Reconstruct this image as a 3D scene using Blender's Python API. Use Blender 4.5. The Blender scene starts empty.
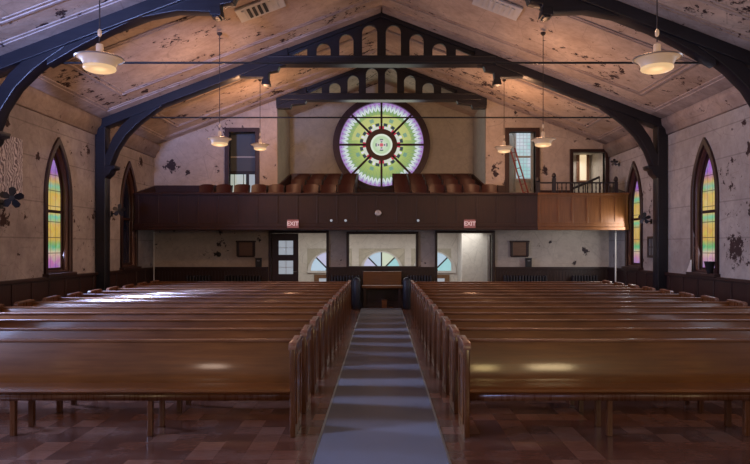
import bpy, bmesh, math, random
from mathutils import Vector, Matrix
random.seed(7)
PI = math.pi
C = bpy.context.scene.collection
SC = bpy.context.scene

# ---------------------------------------------------------------- camera, world, light, exposure
cam = bpy.data.objects.new('camera', bpy.data.cameras.new('camera'))
C.objects.link(cam); SC.camera = cam
cam.location = (0, 0, 1.745); cam.rotation_euler = (PI/2, 0, 0)
cam.data.lens = 620/750*36; cam.data.sensor_width = 36
cam.data.shift_x = -6.5/750; cam.data.shift_y = 14/750
cam.data.clip_end = 200
SC.view_settings.view_transform = 'Standard'; SC.view_settings.look = 'None'
SC.view_settings.exposure = -0.1; SC.view_settings.gamma = 1
SC.view_settings.use_curve_mapping = False
w = bpy.data.worlds.new('world'); SC.world = w; w.use_nodes = True
w.node_tree.nodes['Background'].inputs[0].default_value = (.55, .65, .9, 1)
w.node_tree.nodes['Background'].inputs[1].default_value = 1.0

def area(name, loc, target, sx, sy, power, col, spread=None):
    l = bpy.data.lights.new(name, 'AREA'); l.shape = 'RECTANGLE'; l.size = sx; l.size_y = sy
    l.energy = power; l.color = col
    if spread: l.spread = spread
    o = bpy.data.objects.new(name, l); C.objects.link(o); o.location = loc
    d = Vector(target)-Vector(loc); o.rotation_euler = d.to_track_quat('-Z', 'Y').to_euler()
    return o
BLUE = (.48, .58, 1.0)
DAY = (.72, .78, 1.0)
# daylight of the side windows (the ones beside and behind the camera, and those in view)
for y, p in ((-0.8, 35), (3.7, 130), (8.0, 130), (12.63, 110)):
    area('window_daylight_left', (-6.4, y, 2.5), (0, y, .5), .8, 2.2, p, BLUE, math.radians(120))
for y, p in ((3.7, 18), (8.0, 20), (12.63, 18)):
    area('window_daylight_right', (6.4, y, 2.7), (0, y, 1.0), .9, 2.4, p, DAY)
area('window_daylight_right', (6.4, 16.1, 1.9), (0, 17.6, 1.6), .7, 1.2, 26, (.95, .93, .9))
# the brightest sky through the left window falls slanting across the pews
area('window_daylight_steep', (-6.38, 8.0, 2.9), (-4.5, 11.5, .75),   .3, .8, 20, (.45, .58, 1.0), math.radians(22))
# lights added at the windowless altar wall for truss tint and pew highlights
area('added_altar_light', (-4.4, -3.7, 1.7), (-5.2, 8.0, 5.9), 1.1, 1.6, 190, (.32, .44, 1.0), math.radians(34))
area('added_altar_light', (2.6, -3.7, 2.7), (2.5, 8, 1.3), .5, .7, 27, (1.0, .74, .32))
area('added_altar_light', (4.3, -3.7, 2.8), (3.5, 8, 1.3), 1.0, .7, 60, (1.0, .76, .42))
area('added_altar_light', (-4.3, -3.7, 2.9), (-2, 8, 1.3), .6, .5, 20, (1, .75, .6))
area('added_altar_light', (0, -3.7, 4.4), (0, 12, 3.4), 1.6, 1.6, 40, (1, .82, .72))
# entrance hall and stair rooms behind the back wall
area('entrance_hall_light', (0, 18.8, 2.1), (0, 19.1, 0), 6.2, .9, 62, (1, .97, .93))
area('stair_room_light', (4.3, 19.0, 5.6), (4.3, 19.2, 0), .8, .6, 10, (.75, .85, 1))
area('stair_room_light', (5.9, 19.0, 4.4), (5.9, 19.2, 0), .6, .6, 5, (1, .9, .8))
# daylight of the rose window into the balcony recess
area('rose_window_daylight', (0, 20.2, 5.1), (0, 15, 4.6), 2.2, 2.2, 18, (1, .98, .88))

# ---------------------------------------------------------------- material helpers
class T:
    def __init__(s, name):
        s.m = bpy.data.materials.new(name); s.m.use_nodes = True
        s.nt = s.m.node_tree; s.n = s.nt.nodes; s.b = s.n['Principled BSDF']
        s.out = s.n['Material Output']
    def node(s, t, **k):
        o = s.n.new(t)
        for a, v in k.items(): setattr(o, a, v)
        return o
    def link(s, a, b): s.nt.links.new(a, b)
    def put(s, sock, v):
        if isinstance(v, bpy.types.NodeSocket): s.link(v, sock)
        elif isinstance(v, (tuple, list)) and len(v) == 3 and sock.type == 'RGBA': sock.default_value = (*v, 1)
        else: sock.default_value = v
    def coord(s, scale=(1, 1, 1), loc=(0, 0, 0)):
        tc = s.node('ShaderNodeTexCoord'); mp = s.node('ShaderNodeMapping')
        s.link(tc.outputs['Object'], mp.inputs[0]); mp.inputs['Scale'].default_value = scale
        mp.inputs['Location'].default_value = loc
        return mp.outputs[0]
    def noise(s, vec, scale, detail=4, rough=.6):
        t = s.node('ShaderNodeTexNoise'); s.link(vec, t.inputs['Vector'])
        t.inputs['Scale'].default_value = scale; t.inputs['Detail'].default_value = detail
        t.inputs['Roughness'].default_value = rough
        return t.outputs['Fac']
    def ramp(s, fac, stops, interp='LINEAR'):
        r = s.node('ShaderNodeValToRGB'); s.put(r.inputs[0], fac); e = r.color_ramp.elements
        r.color_ramp.interpolation = interp
        while len(e) < len(stops): e.new(.5)
        for k, (p, c) in enumerate(stops):
            e[k].position = p
            e[k].color = (*c, 1) if isinstance(c, tuple) else (c, c, c, 1)
        return r.outputs[0]
    def mix(s, f, a, b, mode='MIX'):
        m = s.node('ShaderNodeMix', data_type='RGBA', blend_type=mode)
        s.put(m.inputs[0], f); s.put(m.inputs[6], a); s.put(m.inputs[7], b)
        return m.outputs[2]
    def math(s, op, a, b=0.0, c=0.0):
        m = s.node('ShaderNodeMath', operation=op); s.put(m.inputs[0], a); s.put(m.inputs[1], b); s.put(m.inputs[2], c)
        return m.outputs[0]
    def sep(s, v):
        m = s.node('ShaderNodeSeparateXYZ'); s.link(v, m.inputs[0]); return m.outputs
    def bump(s, h, strength=.3, dist=.02):
        b = s.node('ShaderNodeBump'); s.put(b.inputs['Height'], h)
        b.inputs['Strength'].default_value = strength; b.inputs['Distance'].default_value = dist
        s.link(b.outputs[0], s.b.inputs['Normal'])
    def base(s, c, rough=.5, metal=0.0, spec=.5):
        s.put(s.b.inputs['Base Color'], c); s.put(s.b.inputs['Roughness'], rough)
        s.b.inputs['Metallic'].default_value = metal; s.b.inputs['Specular IOR Level'].default_value = spec
        return s.m
    def emit(s, c, strength=1.0):
        s.put(s.b.inputs['Emission Color'], c); s.b.inputs['Emission Strength'].default_value = strength

def wood(name, a, b, axis, rough=.3, scale=1.0, spec=.5, coat=0.0):
    t = T(name); sc = [14, 14, 14]; sc[axis] = 1.0
    v = t.coord(tuple(k*scale for k in sc))
    n = t.noise(v, 2.2, 5); big = t.noise(t.coord(), 1.3, 2)
    c = t.mix(t.ramp(n, [(.3, 0.0), (.7, 1.0)]), a, b)
    c = t.mix(t.ramp(big, [(.35, 0.0), (.7, .45)]), c, tuple(k*.55 for k in a))
    t.base(c, t.math('ADD', t.math('MULTIPLY', n, .12), rough-.06), 0, spec)
    t.b.inputs['Coat Weight'].default_value = coat; t.b.inputs['Coat Roughness'].default_value = .10
    t.bump(n, .08, .004)
    return t.m

def plain(name, c, rough=.5, metal=0.0, var=.15):
    t = T(name); n = t.noise(t.coord(), 6, 3)
    col = t.mix(t.math('MULTIPLY', n, var*2), c, tuple(k*.5 for k in c))
    return t.base(col, rough, metal)

def plaster(name, base, dark, amount=.62, seed=0.0, blots=(), ax=1, paper=None, rows=False, spotcol=(.05, .03, .03)):
    """old plaster: stains, peeled spots, crazed paint"""
    t = T(name); v = t.coord(loc=(seed, seed*.7, seed*.3)); w0 = t.coord()
    c = t.mix(t.ramp(t.noise(v, .9, 6, .65), [(.35, 0.0), (.68, 1.0)]), base, dark)
    c = t.mix(t.ramp(t.noise(v, 7, 5, .7), [(.45, 0.0), (.75, .5)]), c, tuple(k*.75 for k in dark))
    vo = t.node('ShaderNodeTexVoronoi', feature='DISTANCE_TO_EDGE'); t.link(v, vo.inputs['Vector']); vo.inputs['Scale'].default_value = 1.7
    crack = t.ramp(vo.outputs['Distance'], [(0.0, .35), (.012, 0.0)])
    c = t.mix(crack, c, tuple(k*.45 for k in dark))
    fine = t.noise(v, 4.2, 6, .72); clump = t.noise(v, .75, 2, .5)
    spot = t.math('ADD', fine, t.math('MULTIPLY', t.math('SUBTRACT', clump, .5), .45))
    mask = t.ramp(spot, [(amount, 0.0), (amount+.025, 1.0)])
    if blots:
        x, y, z = t.sep(w0)
        for (by, bz, br) in blots:
            d = t.math('SQRT', t.math('ADD', t.math('POWER', t.math('SUBTRACT', (x, y)[ax], by), 2.0), t.math('POWER', t.math('SUBTRACT', z, bz), 2.0)))
            k = t.math('SUBTRACT', 1.0, t.math('DIVIDE', d, br))
            k = t.math('ADD', k, t.math('MULTIPLY', t.math('SUBTRACT', t.noise(w0, 8, 5, .7), .5), 2.6))
            k = t.math('MULTIPLY', t.ramp(k, [(.5, 0.0), (.56, 1.0)]), t.math('LESS_THAN', d, br*1.1))
            mask = t.math('MAXIMUM', mask, k)
    if rows:
        x, y, z = t.sep(w0)
        for zl in (1.9, 2.6, 3.45, 4.05):
            ln = t.math('LESS_THAN', t.math('ABSOLUTE', t.math('SUBTRACT', z, zl)), .012)
            c = t.mix(t.math('MULTIPLY', ln, .4), c, tuple(k*.4 for k in dark))
    if paper:
        y0, y1, z0, z1 = paper; x, y, z = t.sep(w0)
        m = t.math('MULTIPLY', t.math('MULTIPLY', t.math('GREATER_THAN', y, y0), t.math('LESS_THAN', y, y1)),
                   t.math('MULTIPLY', t.math('GREATER_THAN', z, z0), t.math('LESS_THAN', z, z1)))
        wv = t.node('ShaderNodeTexWave', wave_type='RINGS'); t.link(w0, wv.inputs['Vector']); wv.inputs['Scale'].default_value = 5
        wv.inputs['Distortion'].default_value = 14; wv.inputs['Detail'].default_value = 3
        c = t.mix(m, c, t.mix(wv.outputs['Fac'], (.16, .14, .18), (.75, .73, .8)))
    c = t.mix(mask, c, spotcol)
    t.base(c, .8, 0, .25)
    t.bump(t.math('ADD', t.noise(v, 9, 5), t.math('MULTIPLY', mask, -.5)), .35, .02)
    return t.m

M = {}
M['ceiling'] = plaster('peeling_ceiling_plaster', (.68, .545, .43), (.43, .315, .24), .607)
M['ceiling_trim'] = plaster('ceiling_moulding_paint', (.56, .47, .42), (.32, .25, .22), .66, 3.1)
M['wall_l'] = plaster('left_wall_plaster', (.47, .43, .42), (.27, .24, .24), .66, 1.7,
                      blots=((10.85, 2.2, .3), (11.9, 3.45, .12), (17.0, 4.05, .24), (10.9, 3.9, .2), (11.5, 2.3, .12)), paper=(8.0, 11.4, 2.62, 3.7), rows=True)
M['wall_r'] = plaster('right_wall_plaster', (.50, .475, .44), (.32, .29, .27), .66, 5.3,
                      blots=((11.55, 1.7, .55), (11.0, 2.4, .36), (10.95, 1.5, .35), (11.1, 3.5, .2), (11.3, 4.0, .15)), rows=True)
M['wall_b'] = plaster('back_wall_plaster', (.64, .56, .48), (.46, .38, .32), .655, 9.1, blots=((-6.1, 4.05, .34), (-5.65, 3.88, .14), (3.3, 3.85, .16), (4.75, 3.95, .22), (-4.8, 1.5, .14), (5.9, 1.6, .2), (5.6, 1.25, .12), (4.9, 1.85, .1)), ax=0, spotcol=(.06, .045, .05))
M['wall_rec'] = plaster('recess_plaster', (.60, .56, .46), (.48, .44, .36), .76, 12.0)
M['hall'] = plaster('entrance_hall_paint', (.74, .70, .64), (.64, .6, .54), .9, 2.0)
M['pew'] = wood('varnished_pew_wood', (.155, .050, .009), (.255, .090, .016), 0, .34, coat=.5)
M['pew_dark'] = wood('pew_end_wood', (.10, .033, .011), (.16, .058, .02), 2, .28, coat=.4)
M['pew_rail'] = wood('pew_back_rail_wood', (.20, .085, .04), (.30, .14, .07), 0, .28, coat=.4)
M['pew_cap'] = wood('pew_cap_sheen_wood', (.22, .10, .06), (.32, .16, .10), 1, .28, coat=.3)  # paler base colour paints in the sheen on the pew end caps
M['truss'] = wood('dark_truss_paint', (.010, .010, .017), (.017, .017, .027), 0, .4)
M['dark_wood'] = wood('dark_stained_wood', (.030, .013, .013), (.055, .024, .02), 2, .4)
M['parapet'] = wood('balcony_front_wood', (.036, .013, .011), (.062, .023, .018), 2, .42)
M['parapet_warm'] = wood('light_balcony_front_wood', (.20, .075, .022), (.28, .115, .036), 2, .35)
M['seat_wood'] = wood('balcony_seat_wood', (.05, .011, .009), (.085, .02, .013), 2, .4)
M['black'] = plain('black_metal', (.018, .018, .022), .45)
M['iron'] = plain('painted_iron', (.035, .03, .035), .45)
M['steel'] = plain('brushed_edge_metal', (.45, .45, .5), .3, .9)
M['white_paint'] = plain('white_paint', (.7, .68, .64), .5)
M['chain'] = plain('pendant_chain_metal', (.06, .045, .04), .5, .3)
M['red_wood'] = plain('red_ladder_paint', (.28, .06, .045), .5)
M['silver'] = plain('silver_metal', (.6, .58, .55), .3, .8)

def carpet_mat():
    t = T('blue_grey_carpet'); n = t.noise(t.coord(), 160, 3); b = t.noise(t.coord(), 2.0, 4)
    c = t.mix(n, (.055, .068, .125), (.10, .12, .215)); c = t.mix(t.ramp(b, [(.4, 0.0), (.7, .35)]), c, (.07, .08, .12))
    t.base(c, .9, 0, .2); t.bump(n, .5, .004); t.b.inputs['Sheen Weight'].default_value = .3
    return t.m
def floor_mat():
    t = T('brown_floor_tiles'); v = t.coord()
    br = t.node('ShaderNodeTexBrick', offset=0.0, squash=1.0); t.link(v, br.inputs['Vector'])
    br.inputs['Scale'].default_value = 1.0; br.inputs['Brick Width'].default_value = .23; br.inputs['Row Height'].default_value = .23
    br.inputs['Mortar Size'].default_value = .002; br.inputs['Color1'].default_value = (0, 0, 0, 1); br.inputs['Color2'].default_value = (1, 1, 1, 1)
    br.inputs['Mortar'].default_value = (.2, .2, .2, 1); br.inputs['Bias'].default_value = 0
    c = t.ramp(br.outputs['Color'], [(0, (.12, .052, .036)), (.5, (.19, .082, .052)), (1, (.33, .165, .11))])
    g = t.noise(t.coord((3, 22, 1)), 3, 4); c = t.mix(t.ramp(g, [(.3, 0.0), (.8, .6)]), c, (.06, .03, .025))
    s = t.noise(v, 2.2, 5, .7)
    c = t.mix(t.ramp(s, [(.5, 0.0), (.75, .5)]), c, (.24, .18, .16))
    t.base(c, t.math('ADD', t.math('MULTIPLY', s, .22), .11), 0, .55)
    t.b.inputs['Coat Weight'].default_value = .15; t.b.inputs['Coat Roughness'].default_value = .12
    t.bump(t.math('ADD', t.noise(v, 14, 3), t.math('MULTIPLY', br.outputs['Fac'], -1.5)), .12, .006)
    return t.m
def stained_mat():
    t = T('lancet_stained_glass'); v = t.coord(); x, y, z = t.sep(v)
    zz = t.math('DIVIDE', t.math('SUBTRACT', z, 1.2), 2.6)
    c = t.ramp(zz, [(0, (.55, .40, .75)), (.09, (.75, .45, .7)), (.16, (.9, .8, .62)), (.2, (.25, .75, .45)), (.26, (.85, .68, .22)),
                    (.38, (.9, .72, .25)), (.44, (.35, .85, .6)), (.47, (.92, .8, .35)), (.62, (.9, .72, .24)), (.68, (.4, .8, .6)),
                    (.72, (.85, .7, .3)), (.8, (.55, .3, .8)), (1, (.75, .6, 1))])
    vo = t.node('ShaderNodeTexVoronoi'); t.link(v, vo.inputs['Vector']); vo.inputs['Scale'].default_value = 9
    c = t.mix(.22, c, vo.outputs['Color'], 'OVERLAY'); c = t.mix(.6, c, c, 'MULTIPLY')
    sw = t.noise(v, 6, 3); c = t.mix(t.ramp(sw, [(.5, 0.0), (.7, .2)]), c, (1, .9, .6))
    fy = t.math('ABSOLUTE', t.math('SUBTRACT', t.math('FRACT', t.math('DIVIDE', y, .2)), .5))
    fz = t.math('ABSOLUTE', t.math('SUBTRACT', t.math('FRACT', t.math('DIVIDE', z, .32)), .5))
    lead = t.math('MAXIMUM', t.math('GREATER_THAN', fy, .47), t.math('GREATER_THAN', fz, .475))
    c = t.mix(t.math('MULTIPLY', lead, .85), c, (.05, .04, .04))
    c = t.mix(1.0, c, (.85, .78, .8), 'MULTIPLY'); t.base((.05, .05, .05), .3); t.emit(c, .82); return t.m
def rose_mat():
    t = T('rose_stained_glass'); x, y, z = t.sep(t.coord())
    r = t.math('SQRT', t.math('ADD', t.math('MULTIPLY', x, x), t.math('MULTIPLY', z, z)))
    a = t.math('ARCTAN2', z, x)
    zig = t.math('ABSOLUTE', t.math('SINE', t.math('MULTIPLY', a, 28)))
    rr = t.math('ADD', r, t.math('MULTIPLY', zig, .11))
    c = t.ramp(t.math('DIVIDE', rr, 1.55), [(0, (.45, .6, .2)), (.55, (.46, .60, .18)), (.70, (.36, .52, .15)), (.775, (.25, .45, .22)), (.785, (.85, .95, .92)), (.855, (.70, .80, .85)),
                       (.865, (.35, .40, .60)), (.89, (.62, .50, .80)), (.92, (.38, .18, .55)), (1, (.62, .40, .85))])
    fine = t.math('ABSOLUTE', t.math('SINE', t.math('MULTIPLY', a, 56)))
    c = t.mix(t.math('MULTIPLY', t.math('MULTIPLY', t.math('LESS_THAN', fine, .35), t.math('GREATER_THAN', r, .8)), .4), c, (.16, .12, .2))
    yel = t.math('MULTIPLY', t.math('GREATER_THAN', z, .15), t.math('LESS_THAN', r, 1.0))
    c = t.mix(t.math('MULTIPLY', yel, .55), c, (.75, .72, .28))
    # flower cluster: 16 pairs of little leaves and red buds
    s8 = t.math('COSINE', t.math('MULTIPLY', a, 16)); s8b = t.math('COSINE', t.math('MULTIPLY', a, 8))
    ringA = t.math('MULTIPLY', t.math('GREATER_THAN', r, .52), t.math('LESS_THAN', r, .62))
    ringB = t.math('MULTIPLY', t.math('GREATER_THAN', r, .62), t.math('LESS_THAN', r, .72))
    ringC = t.math('MULTIPLY', t.math('GREATER_THAN', r, .78), t.math('LESS_THAN', r, .9))
    c = t.mix(ringA, c, (.75, .8, .7))
    c = t.mix(t.math('MULTIPLY', ringA, t.math('GREATER_THAN', s8b, .35)), c, (.55, .03, .08))
    c = t.mix(t.math('MULTIPLY', ringB, t.math('LESS_THAN', s8, -.1)), c, (.03, .06, .08))
    c = t.mix(t.math('MULTIPLY', ringB, t.math('GREATER_THAN', s8, .6)), c, (.85, .85, .9))
    c = t.mix(t.math('MULTIPLY', t.math('MULTIPLY', ringC, t.math('LESS_THAN', s8b, -.8)), .8), c, (.15, .35, .3))
    # centre medallion
    cen = t.math('LESS_THAN', r, .36)
    cc = t.ramp(t.math('DIVIDE', r, .36), [(0, (.6, .08, .12)), (.16, (.8, .2, .25)), (.2, (.75, .85, .7)), (.75, (.55, .75, .45)), (.9, (.85, .95, .8))])
    pet = t.math('MULTIPLY', t.math('GREATER_THAN', t.math('COSINE', t.math('MULTIPLY', a, 4)), .35),
                 t.math('MULTIPLY', t.math('GREATER_THAN', r, .08), t.math('LESS_THAN', r, .2)))
    cc = t.mix(pet, cc, (.06, .16, .12))
    hole = t.math('MULTIPLY', pet, t.math('MULTIPLY', t.math('GREATER_THAN', r, .115), t.math('LESS_THAN', r, .165)))
    cc = t.mix(hole, cc, (.7, .55, .65))
    c = t.mix(cen, c, cc)
    t.base((.05, .05, .05), .3); t.emit(c, .85); return t.m
def glow(name, c, s, base=(.8, .8, .8)):
    t = T(name); n = t.noise(t.coord(), 3, 2); t.base(base, .4); t.emit(t.mix(n, c, tuple(k*.85 for k in c)), s); return t.m
M['carpet'] = carpet_mat(); M['floor'] = floor_mat(); M['stained'] = stained_mat(); M['rose'] = rose_mat()
M['dark_glass'] = plain('unlit_dark_glass', (.012, .016, .04), .15)
M['lamp_glass'] = glow('glowing_lamp_bowl', (1.0, .64, .32), .85, (.12, .1, .08))
M['lamp_shade'] = glow('warm_lamp_shade', (1.0, .60, .33), .26, (.40, .32, .26))
M['fan_blue'] = glow('pale_blue_transom_glass', (.62, .82, 1.0), .72, (.1, .1, .1))
M['fan_aqua'] = glow('aqua_transom_glass', (.45, .88, .92), .72, (.1, .1, .1))
M['fan_cream'] = glow('cream_transom_glass', (.82, .92, .70), .72, (.1, .1, .1))
M['fan_lilac'] = glow('lilac_transom_glass', (.72, .72, 1.0), .72, (.1, .1, .1))
M['white_glass'] = glow('frosted_white_glass', (.80, .88, 1.0), .42, (.15, .15, .15))
M['green_glass'] = glow('pale_green_glass', (.42, .62, .58), .6)
M['grey_glass'] = plain('grey_unlit_glass', (.14, .16, .18), .3)
M['amber_glass'] = glow('amber_glass', (.95, .72, .42), .8)
M['exit_face'] = glow('exit_sign_face', (.40, .17, .16), .35, (.3, .1, .1))
M['exit_text'] = glow('exit_sign_letters', (1.0, .55, .52), .35)

# ---------------------------------------------------------------- mesh helpers
def mesh_obj(name, bm, mat, parent=None, smooth=False, bevel=0.0):
    bmesh.ops.recalc_face_normals(bm, faces=bm.faces)
    me = bpy.data.meshes.new(name); bm.to_mesh(me); bm.free()
    o = bpy.data.objects.new(name, me); C.objects.link(o); me.materials.append(mat)
    if parent: o.parent = parent
    if smooth:
        for p in me.polygons: p.use_smooth = True
        if hasattr(me, 'set_sharp_from_angle'): me.set_sharp_from_angle(angle=math.radians(38))
    if bevel:
        b = o.modifiers.new('bevel', 'BEVEL'); b.width = bevel; b.segments = 2; b.limit_method = 'ANGLE'
    return o
def add_box(bm, x0, x1, y0, y1, z0, z1):
    v = [bm.verts.new((x, y, z)) for x in (x0, x1) for y in (y0, y1) for z in (z0, z1)]
    for f in ((0, 1, 3, 2), (4, 6, 7, 5), (0, 4, 5, 1), (2, 3, 7, 6), (0, 2, 6, 4), (1, 5, 7, 3)):
        bm.faces.new([v[i] for i in f])
def box(name, x0, x1, y0, y1, z0, z1, mat, parent=None, bevel=0.0):
    bm = bmesh.new(); add_box(bm, x0, x1, y0, y1, z0, z1); return mesh_obj(name, bm, mat, parent, bevel=bevel)
def boxes(name, L, mat, parent=None, bevel=0.0):
    bm = bmesh.new()
    for b in L: add_box(bm, *b)
    return mesh_obj(name, bm, mat, parent, bevel=bevel)
def add_tube(bm, a, b, r0, r1=None, n=10):
    r1 = r0 if r1 is None else r1; a = Vector(a); b = Vector(b); q = (b-a).to_track_quat('Z', 'Y')
    ra = [bm.verts.new(a+q@Vector((r0*math.cos(t), r0*math.sin(t), 0))) for t in [2*PI*k/n for k in range(n)]]
    rb = [bm.verts.new(b+q@Vector((r1*math.cos(t), r1*math.sin(t), 0))) for t in [2*PI*k/n for k in range(n)]]
    for k in range(n): bm.faces.new((ra[k], ra[(k+1) % n], rb[(k+1) % n], rb[k]))
    bm.faces.new(ra[::-1]); bm.faces.new(rb)
def tube(name, pts, r, mat, parent=None, n=10):
    bm = bmesh.new()
    for a, b in zip(pts[:-1], pts[1:]): add_tube(bm, a, b, r, n=n)
    return mesh_obj(name, bm, mat, parent, smooth=True)
def lathe(name, prof, mat, parent=None, n=40, close=False, axis='Z', off=(0, 0, 0)):
    bm = bmesh.new(); rings = []
    for r, z in prof:
        ring = []
        for k in range(n):
            t = 2*PI*k/n; c, s = r*math.cos(t), r*math.sin(t)
            p = (c, s, z) if axis == 'Z' else ((c, z, s) if axis == 'Y' else (z, c, s))
            ring.append(bm.verts.new(Vector(p)+Vector(off)))
        rings.append(ring)
    P = list(zip(rings[:-1], rings[1:])) + ([(rings[-1], rings[0])] if close else [])
    for A, B in P:
        for k in range(n): bm.faces.new((A[k], A[(k+1) % n], B[(k+1) % n], B[k]))
    if not close:
        bm.faces.new(rings[0][::-1]); bm.faces.new(rings[-1])
    return mesh_obj(name, bm, mat, parent, smooth=True)
def extr(name, poly, a0, a1, plane, mat, parent=None, holes=(), bevel=0.0, smooth=False):
    """filled outline (with holes) in plane 'xz' / 'yz' / 'xy', extruded a0..a1 along the third axis"""
    cu = bpy.data.curves.new('c', 'CURVE'); cu.dimensions = '2D'; cu.fill_mode = 'BOTH'; cu.extrude = (a1-a0)/2
    for L in (poly, *holes):
        s = cu.splines.new('POLY'); s.points.add(len(L)-1); s.use_cyclic_u = True
        for p, q in zip(s.points, L): p.co = (q[0], q[1], 0, 1)
    t = bpy.data.objects.new('c', cu); C.objects.link(t); dg = bpy.context.evaluated_depsgraph_get(); dg.update()
    me = bpy.data.meshes.new_from_object(t.evaluated_get(dg)); bpy.data.objects.remove(t); bpy.data.curves.remove(cu)
    bm = bmesh.new(); bm.from_mesh(me); bpy.data.meshes.remove(me)
    bmesh.ops.remove_doubles(bm, verts=bm.verts, dist=1e-5); mid = (a0+a1)/2
    for v in bm.verts:
        a, b, c = v.co
        v.co = (a, mid+c, b) if plane == 'xz' else ((mid+c, a, b) if plane == 'yz' else (a, b, mid+c))
    return mesh_obj(name, bm, mat, parent, bevel=bevel, smooth=smooth)
def rect(a0, a1, b0, b1): return [(a0, b0), (a1, b0), (a1, b1), (a0, b1)]
def circle(cx, cz, r, n=64): return [(cx+r*math.cos(2*PI*k/n), cz+r*math.sin(2*PI*k/n)) for k in range(n)]
def lancet(c, hw, z0, zs, zt, n=10):
    """pointed arch outline: half width hw, spring zs, apex zt"""
    h = zt-zs; R = (hw*hw+h*h)/(2*hw); pts = [(c-hw, z0), (c+hw, z0)]
    cx = c+hw-R; a1 = math.atan2(h, c-cx)
    pts += [(cx+R*math.cos(a1*k/n), zs+R*math.sin(a1*k/n)) for k in range(n+1)]
    cx = c-hw+R
    pts += [(cx-R*math.cos(a1*k/n), zs+R*math.sin(a1*k/n)) for k in range(n-1, -1, -1)]
    return pts
def archtop(x0, x1, z0, zt, n=12):
    r = (x1-x0)/2; c = (x0+x1)/2; zs = zt-r
    return [(x0, z0), (x1, z0)] + [(c+r*math.cos(PI*k/n), zs+r*math.sin(PI*k/n)) for k in range(n+1)]
def thing(name, label, cat, loc=(0, 0, 0), rz=0.0, group=None):
    o = bpy.data.objects.new(name, None); C.objects.link(o); o.location = loc; o.rotation_euler = (0, 0, rz)
    o.empty_display_size = .1
    return tag(o, label, cat, group)
def tag(o, label, cat, group=None):
    o['label'] = label; o['category'] = cat
    if group: o['group'] = group
    return o
def struct(o, label=None):
    o['kind'] = 'structure'
    return o
def sempty(name, loc=(0, 0, 0)):
    o = bpy.data.objects.new(name, None); C.objects.link(o); o.location = loc; o['kind'] = 'structure'; return o
def dup(root, loc, label, rz=None, group=None):
    r = root.copy(); C.objects.link(r); r.location = loc
    if rz is not None: r.rotation_euler = (0, 0, rz)
    r['label'] = label
    if group: r['group'] = group
    for ch in list(root.children):
        c = ch.copy(); C.objects.link(c); c.parent = r
        for g in list(ch.children):
            d = g.copy(); C.objects.link(d); d.parent = c
    return r

# ---------------------------------------------------------------- room shell
XW = 6.6; ZW = 4.65; ZR = 7.16; YB = 18.0; YF = 20.5; Y0 = -4.0; SL = (ZR-ZW)/XW
def zc(x): return ZR-SL*abs(x)
struct(box('floor', -XW-.3, XW+.3, Y0-.3, YF+.3, -.2, 0, M['floor']))
for s, nm in ((-1, 'left'), (1, 'right')):
    holes = [lancet(c, .45, 1.2, 2.75, 3.84) for c in (-0.8, 3.7, 8.0, 12.63, 16.17)]
    o = extr('wall_'+nm, rect(Y0, YF, 0, ZW+.1), min(s*XW, s*(XW+.32)), max(s*XW, s*(XW+.32)), 'yz', M['wall_l' if s < 0 else 'wall_r'], holes=holes)
    struct(o)
struct(box('wall_front', -XW, XW, Y0-.2, Y0, 0, 7.2, M['wall_b']))
bm = bmesh.new()
for s in (-1, 1):
    a = [bm.verts.new(p) for p in ((0, Y0-.3, ZR), (0, YF+.3, ZR), (s*(XW+.3), YF+.3, zc(XW+.3)), (s*(XW+.3), Y0-.3, zc(XW+.3)))]
    b = [bm.verts.new(v.co+Vector((0, 0, .2))) for v in a]
    bm.faces.new(a); bm.faces.new(b)
    for k in range(4): bm.faces.new((a[k], a[(k+1) % 4], b[(k+1) % 4], b[k]))
struct(mesh_obj('ceiling', bm, M['ceiling']))

# ceiling mouldings: strips lying under the slopes
TR = (5.74, 10.1, 14.4)
def slope_strip(bm, s, xa, xb, ya, yb, t):
    """strip under slope side s between |x| xa..xb, y ya..yb, thickness t"""
    v = []
    for x in (xa, xb):
        for y in (ya, yb):
            for dz in (.01, -t): v.append(bm.verts.new((s*x, y, zc(x)+dz)))
    for f in ((0, 1, 3, 2), (4, 6, 7, 5), (0, 4, 5, 1), (2, 3, 7, 6), (0, 2, 6, 4), (1, 5, 7, 3)):
        bm.faces.new([v[i] for i in f])
bays = [(1.4, 5.74), (5.74, 10.1), (10.1, 14.4), (14.4, 18.0)]
k = 1
for ya, yb in bays:
    for s in (-1, 1):
        bm = bmesh.new(); ma = .16; 
        for (inset, wdt, th) in ((.12, .30, .035), (.42, .06, .018), (.95, .05, .02), (1.05, .03, .012)):
            a, b = ya+inset, yb-inset
            xi, xo = (0.02, XW-inset)
            slope_strip(bm, s, xi, xo, a, a+wdt, th); slope_strip(bm, s, xi, xo, b-wdt, b, th)
            slope_strip(bm, s, xo-wdt, xo, a, b, th)
        struct(mesh_obj('trim_%d' % k, bm, M['ceiling_trim'])); k += 1
# cornice where the side walls meet the ceiling
for s in (-1, 1):
    o = extr('trim_%d' % k, [(s*XW, 4.3), (s*(XW-.05), 4.32), (s*(XW-.07), 4.42), (s*(XW-.16), 4.52), (s*(XW-.18), 4.66), (s*XW, 4.66)], Y0, YB, 'xz', M['ceiling_trim'])
    struct(o); k += 1
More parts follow.
